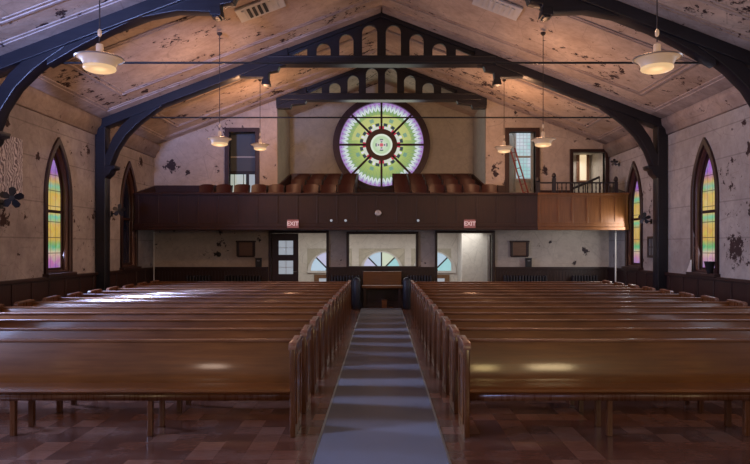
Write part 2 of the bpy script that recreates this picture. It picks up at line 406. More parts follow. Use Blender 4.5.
# wainscot along the side walls
for s, nm in ((-1, 'left'), (1, 'right')):
    L = [(s*(XW-.04), s*XW, Y0, YB, 0, 1.1)]
    L = [(min(a, b), max(a, b), c, d, e, f) for a, b, c, d, e, f in L]
    yy = Y0+.1
    while yy < YB-.5:
        a, b = sorted((s*(XW-.06), s*(XW-.03)))
        L.append((a, b, yy, yy+.1, .12, 1.06)); yy += .62
    a, b = sorted((s*(XW-.09), s*XW)); L.append((a, b, Y0, YB, 1.08, 1.14))
    a, b = sorted((s*(XW-.07), s*XW)); L.append((a, b, Y0, YB, 0, .16))
    struct(boxes('baseboard_'+nm, L, M['dark_wood'], bevel=.008))

# back wall with its openings
TOPO = 5.98
outline = [(-XW, 0), (XW, 0), (XW, ZW+.02), (3.03, zc(3.03)+.02), (3.03, 2.3), (-3.03, 2.3), (-3.03, zc(3.03)+.02), (-XW, ZW+.02)]
D1 = (-3.2, -1.6, .004, 2.12); WC = (-.945, 1.0, 1.16, 2.09); D2 = (1.62, 3.22, .004, 2.12)
UL = (-4.42, -3.66, 3.0, 5.05); UR = (3.70, 4.46, 3.0, 5.05); SD = (5.55, 6.48, 3.0, 4.46)
struct(extr('wall_back', outline, YB, YB+.15, 'xz', M['wall_b'], holes=[rect(*h) for h in (D1, WC, D2, UL, UR, SD)]))
FD = [(-1.72, 'left'), (0.0, 'middle'), (1.74, 'right')]
def halfc(c, r, zb, n=20): return [(c+r*math.cos(PI*k/n), zb+r*math.sin(PI*k/n)) for k in range(n+1)]
struct(extr('wall_street', [(-XW, 0), (XW, 0), (XW, ZW+.02), (0, ZR+.02), (-XW, ZW+.02)], YF, YF+.2, 'xz', M['wall_rec'],
            holes=[circle(0, 5.085, 1.46)]+[halfc(c, .63, .92) for c, _ in FD]))
# recess side walls and hall lining
for s, nm in ((-1, 'recess_left'), (1, 'recess_right')):
    struct(extr('wall_'+nm, [(YB+.15, 2.3), (YF, 2.3), (YF, zc(3.03)+.02), (YB+.15, zc(3.03)+.02)], *sorted((s*3.03, s*3.2)), 'yz', M['wall_rec']))
struct(box('wall_hall_left', -3.75, -3.6, YB+.15, YF, 0, 2.2, M['hall']))
struct(box('wall_hall_right', 2.5, 3.9, 19.3, YF-.01, 0, 2.2, M['hall'], bevel=.01))
struct(boxes('wall_hall_street', [(-3.6, -2.45, YF-.03, YF-.005, 0, 2.2), (2.3, 2.5, YF-.03, YF-.005, 0, 2.2), (-2.45, 2.3, YF-.03, YF-.005, 1.66, 2.2), (-2.45, 2.3, YF-.03, YF-.005, 0, .86),
      (-.98, -.75, YF-.03, YF-.005, .86, 1.66), (.76, .98, YF-.03, YF-.005, .86, 1.66)], M['hall']))
struct(box('ceiling_hall', -3.75, 3.9, YB+.15, YF, 2.2, 2.3, M['hall']))
# wainscot on the back wall, with cap rail
wl = [(-XW, D1[0]-.09), (D1[1]+.09, D2[0]-.09), (D2[1]+.09, XW)]
L = []
for a, b in wl:
    L += [(a, b, YB-.05, YB, 0, 1.08), (a, b, YB-.11, YB, 1.07, 1.14), (a, b, YB-.08, YB, 0, .15)]
    x = a+.04
    while x < b-.04: L.append((x, min(x+.035, b), YB-.062, YB-.04, .18, 1.02)); x += .09
struct(boxes('baseboard_back', L, M['dark_wood']))
# upper wainscot behind the balcony
L = [(-XW, UL[0]-.1, YB-.04, YB, 2.5, 3.5), (UL[1]+.1, -3.03, YB-.04, YB, 2.5, 3.5), (3.03, UR[0]-.1, YB-.04, YB, 2.5, 3.5), (UR[1]+.1, SD[0]-.09, YB-.04, YB, 2.5, 3.36)]
struct(boxes('trim_%d' % k, L, M['parapet'])); k += 1
for s in (-1, 1):
    struct(extr('trim_%d' % k, [(16.62, 2.4), (YB, 2.4), (YB, 3.5), (16.62, 3.18)], *sorted((s*XW, s*(XW-.05))), 'yz', M['dark_wood'])); k += 1
    struct(extr('trim_%d' % k, [(YB, 2.4), (YF, 2.4), (YF, 4.12), (YB, 3.5)], *sorted((s*3.03, s*2.98)), 'yz', M['seat_wood'])); k += 1

# ---------------------------------------------------------------- frames of doors and openings
def door_case(name, r, y=YB, w=.09, d=.06, sill=False, mat='dark_wood'):
    x0, x1, z0, z1 = r; root = sempty(name)
    L = [(x0-w, x0, y-d, y+.16, z0, z1+w), (x1, x1+w, y-d, y+.16, z0, z1+w), (x0, x1, y-d, y+.16, z1, z1+w)]
    if sill: L.append((x0-w, x1+w, y-d-.03, y+.16, z0-w, z0))
    boxes('door_frame' if not sill else 'window_frame', L, M[mat], root, bevel=.006)
    return root
d1 = door_case('door_1', D1, w=.07)
# closed leaf at the left of door_1
lx0, lx1 = D1[0]+.01, -2.42
lf = extr('door_leaf', rect(lx0, lx1, .01, 2.11), YB+.02, YB+.07, 'xz', M['dark_wood'], d1,
          holes=[rect(lx0+.2, lx1-.15, 1.49, 1.9), rect(lx0+.2, lx1-.15, .93, 1.32)], bevel=.005)
for z0, z1 in ((1.49, 1.9), (.93, 1.32)):
    box('glass_pane', lx0+.2, lx1-.15, YB+.035, YB+.05, z0, z1, M['white_glass'], lf)
    boxes('glazing_bar', [((lx0+lx1)/2+.02, (lx0+lx1)/2+.035, YB+.03, YB+.055, z0, z1), (lx0+.2, lx1-.15, YB+.03, YB+.055, (z0+z1)/2-.006, (z0+z1)/2+.006)], M['white_paint'], lf)
tube('door_handle', [(lx1-.06, YB+.02, 1.0), (lx1-.06, YB-.04, 1.0), (lx1-.14, YB-.05, 1.0)], .012, M['silver'], lf)
w0 = door_case('window_11', WC, w=.07, sill=True)
door_case('door_2', D2, w=.07)
# dark leaf folded back inside the right doorway
lf2 = struct(box('door_5', 3.17, 3.21, YB+.17, YB+.55, .01, 2.08, M['dark_wood'], bevel=.005))
door_case('door_3', UL, w=.12); door_case('door_4', UR, w=.12)
door_case('door_6', SD, w=.09, d=.08)

# transoms and street doors in the hall
for i, (c, nm) in enumerate(FD):
    r = sempty('window_%d' % (12+i))
    outer = halfc(c, .72, .86, 28); inner = halfc(c, .61, .93, 28)
    extr('window_frame', [(c-.72, .86)]+outer[::-1][0:0]+outer, YF-.1, YF+.02, 'xz', M['white_paint'], r, holes=[inner])
    mats = ['fan_lilac', 'fan_cream', 'fan_blue', 'fan_lilac'] if i == 1 else (['fan_blue', 'fan_cream', 'fan_lilac', 'fan_blue'] if i == 0 else ['fan_aqua', 'fan_blue', 'fan_lilac', 'fan_aqua'])
    if i == 1: mats = ['fan_aqua', 'fan_cream', 'fan_blue', 'fan_lilac']
    for q in range(4):
        a0, a1 = PI*q/4, PI*(q+1)/4
        P = [(c, .93)]+[(c+.615*math.cos(a0+(a1-a0)*j/8), .93+.615*math.sin(a0+(a1-a0)*j/8)) for j in range(9)]
        extr('glass_pane', P, YF-.02, YF, 'xz', M[mats[q]], r)
    for q in (1, 2, 3):
        a = PI*q/4
        bm = bmesh.new(); add_tube(bm, (c+.1*math.cos(a), YF-.04, .93+.1*math.sin(a)), (c+.62*math.cos(a), YF-.04, .93+.62*math.sin(a)), .024)
        mesh_obj('glazing_bar', bm, M['iron'], r)
    extr('hub', halfc(c, .12, .93), YF-.05, YF-.02, 'xz', M['iron'], r)
    dd = sempty('door_%d' % (7+i))
    extr('door_leaf', rect(c-.5, c+.5, 0, .80), YF-.08, YF-.032, 'xz', wood('hall_door_wood', (.16, .08, .04), (.24, .13, .07), 2) if i == 0 else bpy.data.materials['hall_door_wood'], dd, holes=[rect(c-.34, c+.34, .2, .68)])
    box('glass_pane', c-.34, c+.34, YF-.06, YF-.04, .2, .68, M['white_glass'], dd)

# rooms seen through the upper doorways
def stair_room(nm, x0, x1, z1, yb=19.5):
    struct(boxes('wall_'+nm, [(x0-.1, x0, YB+.15, yb, 2.4, z1), (x1, x1+.1, YB+.15, yb, 2.4, z1), (x0-.1, x1+.1, yb, yb+.1, 2.4, z1), (x0-.1, x1+.1, YB+.15, yb+.1, z1-.02, z1+.08), (x0-.1, x1+.1, YB+.15, yb+.1, 2.4, 2.5)], M['hall']))
stair_room('stair_left', -4.95, -3.35, 5.2); stair_room('stair_right', 3.35, 5.1, 5.7); stair_room('stair_corner', 5.35, 6.58, 4.62)
# window beyond left upper doorway: dark upper sash, green lower lights
r = sempty('window_15')
k2 = 18.95/620
boxes('window_frame', [(-4.8, -3.5, 18.9, 18.98, 3.93, 4.03), (-4.8, -4.62, 18.9, 18.98, 3.0, 5.15), (-3.5, -3.42, 18.9, 18.98, 3.0, 5.15), (-4.13, -4.04, 18.9, 18.98, 3.0, 3.93), (-3.86, -3.80, 18.9, 18.98, 3, 3.93)], M['iron'], r)
box('upper_sash', -4.62, -3.5, 18.93, 18.96, 4.03, 5.15, M['grey_glass'], r)
box('sash_bar', -4.62, -3.5, 18.91, 18.94, 4.44, 4.48, M['white_paint'], r)
box('lower_pane', -4.62, -4.13, 18.93, 18.96, 3.0, 3.93, M['green_glass'], r)
box('lower_pane', -4.04, -3.86, 18.93, 18.96, 3.0, 3.93, M['white_glass'], r)
boxes('glazing_bar', [(-4.5, -4.485, 18.92, 18.94, 3.0, 3.93), (-4.22, -4.2, 18.92, 18.94, 3.0, 3.93)], M['iron'], r)
# window beyond right upper doorway
r = sempty('window_16')
boxes('window_frame', [(4.15, 4.2, 19.35, 19.45, 3.5, 5.35), (4.66, 4.72, 19.35, 19.45, 3.5, 5.35), (4.15, 4.72, 19.35, 19.45, 5.3, 5.36), (4.15, 4.72, 19.33, 19.45, 3.78, 3.85), (4.2, 4.66, 19.36, 19.45, 4.5, 4.56)], M['white_paint'], r)
t = T('frosted_blue_green_glass'); v = t.coord(); x, y, z = t.sep(v)
ck = t.math('MAXIMUM', t.math('GREATER_THAN', t.math('FRACT', t.math('MULTIPLY', z, 9)), .85), t.math('GREATER_THAN', t.math('FRACT', t.math('MULTIPLY', x, 9)), .85))
cgl = t.mix(ck, t.ramp(t.noise(v, 2.5, 2), [(.35, (.4, .8, .78)), (.65, (.8, .9, 1.0))]), (.45, .5, .6)); t.base((.2, .2, .2), .3); t.emit(cgl, .7)
box('glass_pane', 4.2, 4.66, 19.39, 19.41, 3.85, 5.3, t.m, r)
# little window of the corner stair room
r = sempty('window_17')
boxes('window_frame', [(6.12, 6.2, 19.4, 19.5, 3.8, 4.6), (6.42, 6.5, 19.4, 19.5, 3.8, 4.6), (6.12, 6.5, 19.4, 19.5, 3.72, 3.8)], M['pew_cap'], r)
box('glass_pane', 6.2, 6.42, 19.43, 19.45, 3.8, 4.6, M['amber_glass'], r)
st = thing('stair_rail', 'dark sloping stair rail inside the corner doorway above the right balcony', 'handrail')
bm = bmesh.new(); add_tube(bm, (5.6, YB+.3, 3.42), (6.5, YB+.5, 3.8), .035); mesh_obj('handrail', bm, M['iron'], st)
for q in range(5):
    f = q/4; bm = bmesh.new(); add_tube(bm, (5.6+.9*f, YB+.3+.2*f, 2.5), (5.6+.9*f, YB+.3+.2*f, 3.42+.38*f), .016); mesh_obj('baluster', bm, M['iron'], st)

# ---------------------------------------------------------------- lancet windows
def lancet_window(n, s, c, glass):
    r = sempty('window_%d' % n)
    # casing on the wall face
    a, b = sorted((s*(XW-.05), s*(XW+.02)))
    extr('casing', lancet(c, .52, 1.14, 2.75, 3.96), a, b, 'yz', M['dark_wood'], r, holes=[lancet(c, .44, 1.22, 2.75, 3.82)])
    a, b = sorted((s*(XW+.0), s*(XW+.15)))
    extr('jamb', lancet(c, .448, 1.2, 2.75, 3.835), a, b, 'yz', wood('window_jamb_wood', (.07, .03, .026), (.11, .05, .04), 2) if 'window_jamb_wood' not in bpy.data.materials else bpy.data.materials['window_jamb_wood'], r, holes=[lancet(c, .40, 1.25, 2.75, 3.75)])
    a, b = sorted((s*(XW+.10), s*(XW+.17)))
    sash = extr('sash', lancet(c, .44, 1.21, 2.75, 3.82), a, b, 'yz', M['dark_wood'], r, holes=[lancet(c, .36, 1.3, 2.75, 3.66), ])
    a, b = sorted((s*(XW+.09), s*(XW+.16))); box('meeting_rail', a, b, c-.37, c+.37, 2.42, 2.48, M['dark_wood'], r)
    a, b = sorted((s*(XW+.13), s*(XW+.15)))
    extr('stained_glass', lancet(c, .37, 1.28, 2.75, 3.68), a, b, 'yz', M[glass], r)
    a, b = sorted((s*(XW-.13), s*(XW+.1))); box('window_sill', a, b, c-.56, c+.56, 1.13, 1.2, M['dark_wood'], r, bevel=.01)
n = 1
for s in (-1, 1):
    for c in (-0.8, 3.7, 8.0, 12.63, 16.17):
        lancet_window(n, s, c, 'dark_glass' if (s < 0 and c > 16) else 'stained'); n += 1

# ---------------------------------------------------------------- rose window
r = sempty('window_18', (0, YF, 5.085))
def annul(name, ro, ri, y0, y1, mat, par):
    return lathe(name, [(ro, y0), (ro, y1), (ri, y1), (ri, y0)], mat, par, n=72, close=True, axis='Y')
M['rose_frame'] = wood('rose_frame_paint', (.05, .025, .035), (.08, .04, .05), 2, .35)
annul('outer_frame', 1.60, 1.42, -.12, .06, M['rose_frame'], r)
annul('inner_moulding', 1.45, 1.385, -.17, .03, M['rose_frame'], r)
lathe('stained_glass', [(1.40, -.02), (1.40, .0)], M['rose'], r, n=72, axis='Y')
annul('hub_ring', .52, .36, -.08, 0, plain('hub_ring_paint', (.16, .10, .09), .5), r)
for q in range(8):
    a = q*PI/4; bm = bmesh.new()
    d = Vector((math.cos(a), 0, math.sin(a))); p = Vector((-math.sin(a), 0, math.cos(a)))*.034
    v = [bm.verts.new(d*rr+p*sg+Vector((0, yy, 0))) for rr in (.5, 1.42) for sg in (-1, 1) for yy in (-.07, -.01)]
    for f in ((0, 1, 3, 2), (4, 6, 7, 5), (0, 4, 5, 1), (2, 3, 7, 6), (0, 2, 6, 4), (1, 5, 7, 3)): bm.faces.new([v[i] for i in f])
    mesh_obj('spoke', bm, M['rose_frame'], r)

# ---------------------------------------------------------------- roof trusses
def openings():
    H = []
    for s in (-1, 1):
        for x0, x1, zt in ((.10, .45, 6.87), (.65, .98, 6.66), (1.18, 1.51, 6.45)):
            a, b = sorted((s*x0, s*x1)); H.append(archtop(a, b, 6.15, zt))
        H.append([(s*1.72, 6.15), (s*2.14, 6.15), (s*1.72, 6.33)])
    return H
def truss(y, label, full=True, drop=0.0):
    r = thing('roof_truss', label, 'roof truss', (0, y, 0), 0, 'dark timber roof trusses')
    t = .11; e = .035
    xr = 3.03 if not full else 5.2
    low = 5.93
    if full:
        out = [(0, ZR-e), (-5.4, zc(5.4)-e), (-5.4, 4.78), (-4.85, 5.10), (-4.4, 5.33), (-3.94, 5.54), (-3.3, 5.66), (-2.73, 5.64), (-2.73, 5.56), (-2.62, 5.56),
               (-2.60, 5.76), (-2.40, 5.80), (-2.36, 5.90), (-2.2, 5.93)]
        out = out[:2]+[(x, z-drop) for x, z in out[2:]]
        out += [(-x, z) for x, z in out[1:][::-1]]
    else:
        out = [(0, ZR-e), (-3.02, zc(3.02)-e), (-3.02, 5.70), (-2.62, 5.70), (-2.58, 5.80), (-2.2, 5.84), (-2.15, 5.93)]
        out += [(-x, z) for x, z in out[1:][::-1]]
    xw = 2.2
    extr('arched_web', [(0, ZR-e), (-xw, zc(xw)-e), (-xw, 6.05), (xw, 6.05), (xw, zc(xw)-e)], -.055, .055, 'xz', M['truss'], r, holes=openings())
    for sg in (-1, 1):
        n2 = (len(out)-1)//2
        H = [(sg*xw, zc(xw)-e)]+[(-sg*x, z) for x, z in out[1:1+n2]]+[(sg*xw, 5.93)]
        extr('haunch', H, -t, t, 'xz', M['truss'], r, bevel=.01)
    hw = 2.62 if full else 2.9
    boxes('tie_beam', [(-hw, hw, -.17, .17, 5.93, 6.10), (-hw, hw, -.19, .19, 6.08, 6.12)], M['truss'], r, bevel=.012)
    for s in (-1, 1):
        x1 = 6.58 if full else 3.02
        # rafter follows the ceiling slope
        extr('ridge_cap', [(0, ZR-e), (s*2.2, zc(2.2)-e), (s*2.2, zc(2.2)-.13), (0, ZR-.13)], -.12, .12, 'xz', M['truss'], r, bevel=.008)
        extr('rafter', [(s*2.15, zc(2.15)-e), (s*x1, zc(x1)-e), (s*x1, zc(x1)-.25), (s*2.15, zc(2.15)-.25)], -.16, .16, 'xz', M['truss'], r, bevel=.012)
        if full:
            lowc = [(6.28, 3.55), (6.12, 3.95), (5.9, 4.29), (5.62, 4.57), (5.35, 4.78), (5.1, 4.95)]
            upc = [(5.1, 5.1), (5.4, 4.98), (5.72, 4.78), (6.0, 4.52), (6.2, 4.23), (6.38, 3.80), (6.38, 3.55)]
            extr('curved_brace', [(s*x, z) for x, z in lowc+upc], -.13, .13, 'xz', M['truss'], r, bevel=.012)
            extr('wall_post', [(s*6.585, 0), (s*6.36, 0), (s*6.36, zc(6.4)-.1), (s*6.585, zc(6.4)-.12)], -.14, .14, 'xz', M['truss'], r, bevel=.012)
            extr('corbel', [(s*6.37, 3.3), (s*6.25, 3.42), (s*6.22, 3.5), (s*6.14, 3.52), (s*6.12, 3.6), (s*6.37, 3.6)], -.15, .15, 'xz', M['truss'], r, bevel=.01)
            extr('pendant_drop', [(s*2.6, 5.6), (s*2.75, 5.6), (s*2.77, 5.47), (s*2.58, 5.47)], -.13, .13, 'xz', M['truss'], r, bevel=.008)
    return r
truss(5.74, 'dark timber roof truss nearest the camera, above the top of the picture')
truss(10.1, 'large dark timber roof truss crossing the top corners of the picture', drop=.12)
truss(14.4, 'dark timber truss with eight arched cut-outs and full wall posts')
truss(17.9, 'smaller farthest timber truss over the rose window recess', False)
for y, lab in ((5.9, 'iron tie rod spanning the nave near the camera, out of view'), (10.24, 'upper thin iron tie rod at the nearer truss'), (14.6, 'thin dark iron tie rod passing in front of the rose window')):
    o = tube('tie_rod', [(-6.1, y, 4.77), (6.1, y, 4.77)], .018, M['black']); tag(o, lab, 'tie rod', 'iron tie rods')

# ceiling vents
def vent(x, y, lab, dark):
    s = 1 if x > 0 else -1
    r = thing('ceiling_vent', lab, 'vent', (x, y, zc(x)), 0, 'ceiling vents'); r.rotation_euler = (0, s*math.atan(SL), 0)
    box('vent_frame', -.46, .46, -.3, .3, -.05, -.01, M['white_paint'], r, bevel=.01)
    for q in range(7):
        xx = -.36+q*.105
        mt = M['black'] if (dark and q > 0 and q < 5 and s < 0) else M['white_paint']
        box('slat', xx, xx+.06, -.2, .2, -.065, -.048, mt, r)
    return r
vent(-2.3, 11.75, 'ceiling vent with dark open slots on the left slope', True)
vent(2.2, 11.75, 'pale louvred ceiling vent on the right slope', False)

# ---------------------------------------------------------------- balcony
b = thing('balcony', 'dark panelled wooden balcony front crossing the back of the nave', 'balcony')
YP = 16.5
box('floor_slab', -6.58, 6.58, YP+.1, YB, 2.2, 2.4, M['dark_wood'], b)
XS = 4.15
box('front_board', -6.58, XS, YP, YP+.08, 2.17, 3.12, M['parapet'], b)
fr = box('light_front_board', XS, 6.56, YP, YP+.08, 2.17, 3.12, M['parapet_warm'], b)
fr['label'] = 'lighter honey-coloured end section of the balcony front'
boxes('top_rail', [(-6.58, XS, YP-.06, YP+.14, 3.10, 3.16)], M['parapet'], b, bevel=.012)
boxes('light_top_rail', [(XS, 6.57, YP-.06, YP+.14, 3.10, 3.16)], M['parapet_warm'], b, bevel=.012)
boxes('bottom_moulding', [(-6.58, XS, YP-.05, YP+.02, 2.17, 2.25), (-6.58, XS, YP-.025, YP+.02, 2.25, 2.34)], M['parapet'], b, bevel=.01)
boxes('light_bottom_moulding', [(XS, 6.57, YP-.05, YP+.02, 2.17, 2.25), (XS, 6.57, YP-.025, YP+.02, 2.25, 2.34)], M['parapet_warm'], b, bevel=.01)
q = -6.5
while q < XS-.3:
    boxes('stile', [(q, q+.045, YP-.018, YP, 2.34, 3.1)], M['parapet'], b, bevel=.006); q += .53
for q in (4.17, 4.68, 5.05, 5.45, 5.82, 6.20, 6.5):
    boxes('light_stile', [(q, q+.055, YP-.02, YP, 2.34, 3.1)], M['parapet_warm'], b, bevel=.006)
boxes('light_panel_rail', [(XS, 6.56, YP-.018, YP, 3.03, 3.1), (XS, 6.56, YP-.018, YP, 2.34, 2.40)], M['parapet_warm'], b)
TIER = [(17.0, 2.42), (17.75, 2.70), (18.5, 2.95), (19.2, 3.12), (19.85, 3.27)]
for i, (y, z) in enumerate(TIER):
    if i == 0: continue
    hx = 6.5 if i == 1 else 2.95
    y1 = (TIER[i+1][0]-.35) if i < 4 else YF-.02
    y1 = min(y1, YB-.05) if i == 1 else y1
    struct(box('floor_balcony_tier', -hx, hx, max(y-.35, YB+.16 if i > 1 else 0), y1, 2.402, z, M['seat_wood']))
# back panel boards at the very top of the recess seating
struct(boxes('wall_recess_panelling', [(-2.95, -.75, 20.3, 20.36, 3.2, 4.12), (.35, 2.95, 20.3, 20.36, 3.2, 4.12), (-.75, .35, 20.3, 20.36, 3.2, 3.62)], M['seat_wood']))

# balcony seats
def make_seat():
    r = thing('balcony_chair', '', 'chair', (0, 0, 0), 0, 'tiered wooden balcony seats')
    # curved backrest
    bm = bmesh.new(); N = 8; cols = []
    for i in range(N+1):
        u = -1+2*i/N; x = .215*u; bow = .05*(1-u*u)
        zt = .83-.05*abs(u)**3
        col = [bm.verts.new((x, .12+bow+.10*f+dy, .40+(zt-.40)*f)) for dy in (0, .014) for f in (0, .33, .66, 1)]
        cols.append(col)
    for A, B in zip(cols[:-1], cols[1:]):
        for k in range(3):
            bm.faces.new((A[k], B[k], B[k+1], A[k+1])); bm.faces.new((A[4+k], A[5+k], B[5+k], B[4+k]))
        bm.faces.new((A[3], B[3], B[7], A[7])); bm.faces.new((A[0], A[4], B[4], B[0]))
    for c, o in ((cols[0], 0), (cols[-1], 0)):
        for k in range(3): bm.faces.new((c[k], c[k+1], c[5+k], c[4+k]))
    mesh_obj('backrest', bm, M['seat_wood'], r, smooth=True)
    extr('seat_pan', [(-.2, .12), (.2, .12), (.21, -.22), (.15, -.28), (-.15, -.28), (-.21, -.22)], .40, .425, 'xy', M['seat_wood'], r, bevel=.008)
    extr('armrest', [(.20, -.0), (.25, -.0), (.25, .18), (.20, .18)], .58, .61, 'xy', M['seat_wood'], r, bevel=.008)
    extr('end_standard', [(.12, 0), (.16, 0), (.2, .58), (.26, .78), (.2, .80), (.02, .6), (-.02, .56)], .222, .242, 'yz', M['iron'], r)
    return r
seat0 = None
ORD = ['first', 'second', 'third', 'fourth', 'fifth', 'sixth', 'seventh', 'eighth', 'ninth', 'tenth', 'eleventh', 'twelfth', 'thirteenth', 'fourteenth']
ROWN = ['front', 'second', 'third', 'fourth', 'rearmost']
for i, (y, z) in enumerate(TIER):
    for s in (-1, 1):
        x = .75+.27 if s < 0 else .35+.25; k3 = 0
        lim = (5.3, 5.3, 2.8, 2.8, 2.8)[i] if s < 0 else (3.5, 3.5, 2.8, 2.8, 2.8)[i]
        while x < lim:
            lab = '%s dark red wooden chair %s of the centre gap, %s balcony row' % (ORD[k3], 'left' if s < 0 else 'right', ROWN[i])
            yy = y if i != 1 else 17.6
            if seat0 is None:
                seat0 = make_seat(); seat0.location = (s*x, yy, z); seat0['label'] = lab
            else: dup(seat0, (s*x, yy, z), lab)
            x += .5; k3 += 1

# balustrade over the right end of the balcony
r = thing('balustrade', 'dark turned-spindle balustrade on top of the right balcony front', 'balustrade', (0, 16.72, 0))
boxes('rail', [(4.15, 6.36, -.03, .03, 3.43, 3.47), (4.15, 6.36, -.03, .03, 3.12, 3.15)], M['iron'], r, bevel=.006)
x = 4.75
while x < 6.25:
    lathe('spindle', [(.012, 3.14), (.022, 3.2), (.012, 3.25), (.022, 3.31), (.012, 3.38), (.018, 3.43)], M['iron'], r, n=8, off=(x, 0, 0)); x += .115
for x, zt in ((4.22, 3.58), (4.65, 3.70), (6.32, 3.60)):
    bm = bmesh.new(); add_box(bm, x-.045, x+.045, -.045, .045, 3.0, zt-.12); mesh_obj('newel_post', bm, M['iron'], r)
    lathe('newel_cap', [(.03, zt-.12), (.065, zt-.08), (.05, zt-.02), (.02, zt+.02)], M['iron'], r, n=12, off=(x, 0, 0))

# ladder leaning in the right upper doorway
r = thing('ladder', 'red-brown wooden ladder leaning in the right upper doorway', 'ladder', (0, 17.93, 0))
P0 = Vector((3.72, 0, 4.55)); P1 = Vector((4.27, 0, 2.72)); off = Vector((.13, .0, .03))
for o_ in (Vector(), off):
    bm = bmesh.new(); add_tube(bm, P0+o_, P1+o_, .022, n=8); mesh_obj('stile', bm, M['red_wood'], r)
for q in range(8):
    f = (q+.5)/8; a = P0.lerp(P1, f); bm = bmesh.new(); add_tube(bm, a, a+off, .012, n=8); mesh_obj('rung', bm, M['red_wood'], r)

# ---------------------------------------------------------------- things on the balcony front
def text_mesh(txt, size, mat, parent, loc, name='lettering'):
    cu = bpy.data.curves.new('t', 'FONT'); cu.body = txt; cu.size = size; cu.extrude = .002; cu.align_x = 'CENTER'; cu.align_y = 'CENTER'; cu.offset = .004
    t = bpy.data.objects.new('t', cu); C.objects.link(t); dg = bpy.context.evaluated_depsgraph_get(); dg.update()
    me = bpy.data.meshes.new_from_object(t.evaluated_get(dg)); bpy.data.objects.remove(t)
    me.transform(Matrix.Rotation(PI/2, 4, 'X')); me.materials.clear(); me.materials.append(mat)
    o = bpy.data.objects.new(name, me); C.objects.link(o); o.parent = parent; o.location = loc; return o
for x, lab in ((-2.34, 'red EXIT sign under the balcony edge above the left doorway'), (2.33, 'red EXIT sign under the balcony edge above the right doorway')):
    r = thing('exit_sign', lab, 'exit sign', (x, YP-.12, 2.33), 0, 'exit signs')
    box('sign_body', -.15, .15, -.03, .05, -.11, .11, M['exit_face'], r, bevel=.008)
    text_mesh('EXIT', .15, M['exit_text'], r, (0, -.034, 0))
r = thing('wall_clock', 'small round silvery clock in the middle of the balcony front', 'clock', (-.09, YP-.03, 2.62))
lathe('clock_case', [(.085, .02), (.085, -.03), (.07, -.04)], M['silver'], r, n=28, axis='Y')
lathe('clock_face', [(.065, -.042), (.065, -.045)], M['white_paint'], r, n=28, axis='Y')
boxes('clock_hand', [(-.003, .003, -.05, -.047, 0, .05), (0, .035, -.05, -.047, -.003, .003)], M['black'], r)
for x, lab in ((-1.33, 'tiny white bulb on the balcony moulding, leftmost of the three'), (-.95, 'tiny white bulb on the balcony moulding nearest left of the clock'), (.97, 'tiny white bulb on the balcony moulding right of the clock')):
    o = lathe('light_bulb', [(.012, .05), (.028, .03), (.034, 0), (.025, -.025), (.006, -.036)], M['white_glass'], None, n=16, axis='Y'); o.location = (x, YP-.09, 2.42)
    tag(o, lab, 'bulb', 'small bulbs on the balcony front')

# ---------------------------------------------------------------- back wall fittings
def radiator(x0, x1, lab):
    r = thing('radiator', lab, 'radiator', ((x0+x1)/2, YB-.22, 0), 0, 'old ribbed radiators')
    x0 -= (x0+x1)/2*0; c = (x0+x1)/2; n = max(3, int(round((x1-x0)/.085)))
    for q in range(n):
        x = x0-c+(q+.5)*(x1-x0)/n
        boxes('radiator_fin', [(x-.026, x+.026, -.08, .08, .07, .9)], M['iron'], r, bevel=.02)
    for a in (x0-c+.02, x1-c-.07): box('foot', a, a+.05, -.05, .05, 0, .08, M['iron'], r)
    tube('valve_pipe', [(x1-c-.03, 0, .12), (x1-c+.05, 0, .12), (x1-c+.05, 0, .0)], .018, M['iron'], r)
radiator(-5.6, -4.9, 'dark ribbed radiator farthest left on the back wall')
radiator(-4.5, -3.45, 'dark ribbed radiator under the left plaque, beside the left doorway')
radiator(-1.45, -.62, 'dark ribbed radiator left of the central bench')
radiator(.72, 1.45, 'dark ribbed radiator right of the central bench')
radiator(3.5, 4.75, 'dark ribbed radiator under the right plaque, beside the right doorway')
radiator(5.45, 6.2, 'dark ribbed radiator in the right back corner')
M['plaque'] = wood('plaque_wood', (.20, .10, .06), (.28, .15, .09), 0, .4)
for x, lab in ((-3.93, 'wooden memorial plaque on the left of the back wall'), (4.0, 'wooden memorial plaque on the right of the back wall')):
    r = thing('plaque', lab, 'plaque', (x, YB-.005, 1.66), 0, 'wooden wall plaques')
    box('board', -.2, .2, -.03, 0, -.19, .19, M['plaque'], r, bevel=.008)
    boxes('side_pillar', [(-.27, -.19, -.045, 0, -.21, .21), (.19, .27, -.045, 0, -.21, .21)], M['dark_wood'], r, bevel=.01)
    box('cornice', -.29, .29, -.06, 0, .19, .24, M['dark_wood'], r, bevel=.01)
    box('bottom_ledge', -.25, .25, -.04, 0, -.24, -.19, M['dark_wood'], r, bevel=.01)
for x, z, lab in ((-3.55, 1.26, 'small black box standing on the wainscot below the left plaque'), (4.25, 1.24, 'small dark box standing on the wainscot below the right plaque')):
    r = thing('offering_box', lab, 'box', (x, YB-.08, 1.14), 0, 'boxes on the wainscot ledge')
    box('body', -.085, .085, -.05, .05, 0, .24, M['black'], r, bevel=.01); box('lid', -.09, .09, -.055, .055, .24, .26, M['iron'], r)
    box('slot', -.04, .04, -.054, -.05, .17, .185, M['steel'], r)
o = lathe('wall_plate', [(.06, 0), (.07, -.02), (.03, -.04)], M['black'], None, n=14, axis='Y'); o.location = (-4.72, YB-.0, 1.50); tag(o, 'dark round fitting on the back wall left of the left plaque', 'wall fitting')

